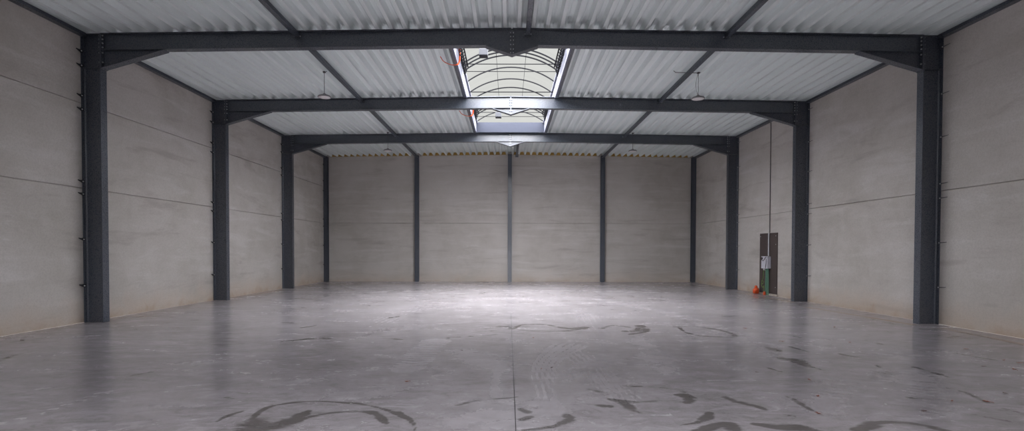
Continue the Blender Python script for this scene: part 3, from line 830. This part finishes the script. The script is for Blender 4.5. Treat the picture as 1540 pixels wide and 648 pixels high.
# ------------------------------------------------------------------ dry leaves on the floor
def leaf(px, py, size, lab, dark, i):
    x, y = floor_at(px, py); rr = random.Random(i); a = rr.uniform(0, 6.28)
    out = [(-.5, 0), (-.32, .16), (-.1, .10), (.02, .26), (.16, .14), (.36, .16), (.5, 0), (.34, -.18), (.12, -.12), (0, -.28), (-.16, -.12), (-.34, -.15)]
    curl = rr.uniform(.5, 1.1)
    b = MB(); top = []; bot = []
    for u, v in out:
        z = curl * (v * v * 1.6 + u * u * .5)
        p = (x + size * (u * math.cos(a) - v * math.sin(a)), y + size * (u * math.sin(a) + v * math.cos(a)))
        bot.append((p[0], p[1], .0015 + size * z)); top.append((p[0], p[1], .004 + size * z))
    n = len(out); c0 = (x, y, .0015); c1 = (x, y, .005)
    v = bot + top + [c0, c1]
    f = [(2 * n, (k + 1) % n, k) for k in range(n)] + [(2 * n + 1, n + k, n + (k + 1) % n) for k in range(n)] + [(k, (k + 1) % n, (k + 1) % n + n, k + n) for k in range(n)]
    b.add(v, f)
    st = [(x - size * .5 * math.cos(a), y - size * .5 * math.sin(a), .004 + size * curl * .12), (x - size * .8 * math.cos(a), y - size * .8 * math.sin(a), .004)]
    b.tube(st, size * .03, 5)
    o = b.build('dry_leaf', M['leaf_dark' if dark else 'leaf']); tag(o, lab, 'leaf', 'dry leaves scattered on the floor')
LV = [
 (1121.5, 494, .07, 'brown leaf speck on the far floor, closest leaf to the orange plug', 0),
 (1255, 492, .07, 'brown leaf by the right wall, between the middle and nearest portal frames', 0),
 (1176.5, 513.6, .07, 'reddish leaf on the floor right of the oval damp ring', 0),
 (1278, 515, .06, 'reddish leaf on the right floor, farther of the two between wall and damp patches', 0),
 (1217, 571, .055, 'red-brown leaf on the right floor, farthest of three in a row towards the viewer', 0),
 (1230, 596, .055, 'red-brown leaf on the right floor, middle of three in a row towards the viewer', 0),
 (1231, 622, .055, 'red-brown leaf on the right floor, nearest of three in a row towards the viewer', 0),
 (1484, 604, .075, 'largest orange-brown leaf, in the right foreground on a long dark streak', 0),
 (1525.5, 556, .07, 'orange-brown leaf at the right picture edge, nearer of the two there', 0),
 (1532.5, 546, .07, 'orange-brown leaf at the right picture edge, farther of the two there', 0),
 (1509.5, 541.7, .05, 'small brown leaf just left of the pair at the right picture edge', 0),
 (1478, 551, .05, 'small brown leaf on the right floor, left of the pair at the picture edge', 1),
 (1451.5, 525, .06, 'brown leaf beside the faint streaks in front of the nearest right column', 0),
 (1511, 591.5, .05, 'small dark leaf above the largest orange-brown leaf in the right foreground', 1),
 (1431.6, 603, .035, 'tiny reddish leaf left of the largest orange-brown leaf in the right foreground', 0),
 (1390, 618, .045, 'dark crumpled leaf on the floor in line with the nearest right column', 1),
 (1138, 559.6, .04, 'dark leaf speck left of the damp patches on the right half of the floor', 1),
 (612, 574, .055, 'rust-brown leaf alone on the left-centre floor above the big damp ring', 0),
 (829.5, 553, .05, 'dark leaf on the pale curved tyre track, the right one of two', 1),
 (814, 554.5, .035, 'tiny brown leaf at the left edge of the pale curved tyre track', 0),
 (695, 527, .04, 'tiny dark leaf on the middle floor right of the zigzag tread marks', 1),
 (802, 508, .05, 'tiny brown leaf on the middle floor in front of the far damp row', 0),
 (34, 512, .08, 'dark brown leaf on the left floor near the wall', 1),
]
for i, (px, py, sz, lab, dk) in enumerate(LV): leaf(px, py, sz, lab, dk, i)

# ------------------------------------------------------------------ light: overcast sky, brightest overhead
w = bpy.data.worlds.new('overcast_sky'); SC.world = w; w.use_nodes = True
nt = w.node_tree; nt.nodes.clear()
tc = nt.nodes.new('ShaderNodeTexCoord'); sep = nt.nodes.new('ShaderNodeSeparateXYZ'); nt.links.new(tc.outputs['Generated'], sep.inputs[0])
# sky dimmed where the skylight shows it, made brighter elsewhere to light the hall
dt = nt.nodes.new('ShaderNodeVectorMath'); dt.operation = 'DOT_PRODUCT'; nt.links.new(tc.outputs['Generated'], dt.inputs[0]); dt.inputs[1].default_value = (0, .945, .326)
mr = nt.nodes.new('ShaderNodeMapRange'); nt.links.new(dt.outputs['Value'], mr.inputs[0])
mr.inputs[1].default_value = -1; mr.inputs[2].default_value = 1
cr_ = nt.nodes.new('ShaderNodeValToRGB'); nt.links.new(mr.outputs[0], cr_.inputs[0])
SKY_A, SKY_B, ZENITH = 14.5, .60, 1.8
els = cr_.color_ramp.elements
def tint(v, t): return (v * t[0], v * t[1], v * t[2], 1)
els[0].position = 0.0; els[0].color = tint(SKY_A, (.985, .98, 1.035))
els[1].position = 0.972; els[1].color = tint(SKY_B, (1.0, 1.0, .97))
e = els.new(0.86); e.color = tint(SKY_A, (.985, .98, 1.035))
gm = nt.nodes.new('ShaderNodeMapRange'); nt.links.new(sep.outputs[2], gm.inputs[0])
gm.inputs[1].default_value = -.01; gm.inputs[2].default_value = .03; gm.inputs[3].default_value = .05; gm.inputs[4].default_value = 1.0
zn = nt.nodes.new('ShaderNodeMapRange'); nt.links.new(sep.outputs[2], zn.inputs[0])
zn.inputs[1].default_value = .55; zn.inputs[2].default_value = .95; zn.inputs[3].default_value = 1.0; zn.inputs[4].default_value = ZENITH
mu = nt.nodes.new('ShaderNodeMath'); mu.operation = 'MULTIPLY'; nt.links.new(gm.outputs[0], mu.inputs[0]); nt.links.new(zn.outputs[0], mu.inputs[1])
bg = nt.nodes.new('ShaderNodeBackground'); nt.links.new(cr_.outputs[0], bg.inputs[0]); nt.links.new(mu.outputs[0], bg.inputs[1])
wo = nt.nodes.new('ShaderNodeOutputWorld'); nt.links.new(bg.outputs[0], wo.inputs[0])
def portal(name, loc, rot, sx, sy):
    d = bpy.data.lights.new(name, 'AREA'); d.shape = 'RECTANGLE'; d.size = sx; d.size_y = sy
    d.cycles.is_portal = True
    o = bpy.data.objects.new(name, d); o.location = loc; o.rotation_euler = rot; COL.objects.link(o)
portal('skylight_portal', (0, (SK0 + SK1) / 2, 7.25), (0, 0, 0), 2 * SKX, SK1 - SK0)
portal('added_roof_opening_portal', (0, (RK0 + RK1) / 2, 6.75), (0, 0, 0), 2 * SKX, RK1 - RK0)  # sampling aid for the added roof opening
portal('added_wall_opening_portal', (0, YF - .25, DH / 2), (math.pi / 2, 0, 0), 2 * DW, DH)  # sampling aid for the opening added in the front wall

SC.cycles.max_bounces = 12; SC.cycles.diffuse_bounces = 8; SC.cycles.glossy_bounces = 4; SC.cycles.transparent_max_bounces = 12
SC.cycles.sample_clamp_indirect = 6
SC.view_settings.view_transform = 'Standard'; SC.view_settings.look = 'None'
SC.view_settings.gamma = 1.0; SC.view_settings.use_curve_mapping = False
SC.view_settings.exposure = 0.3
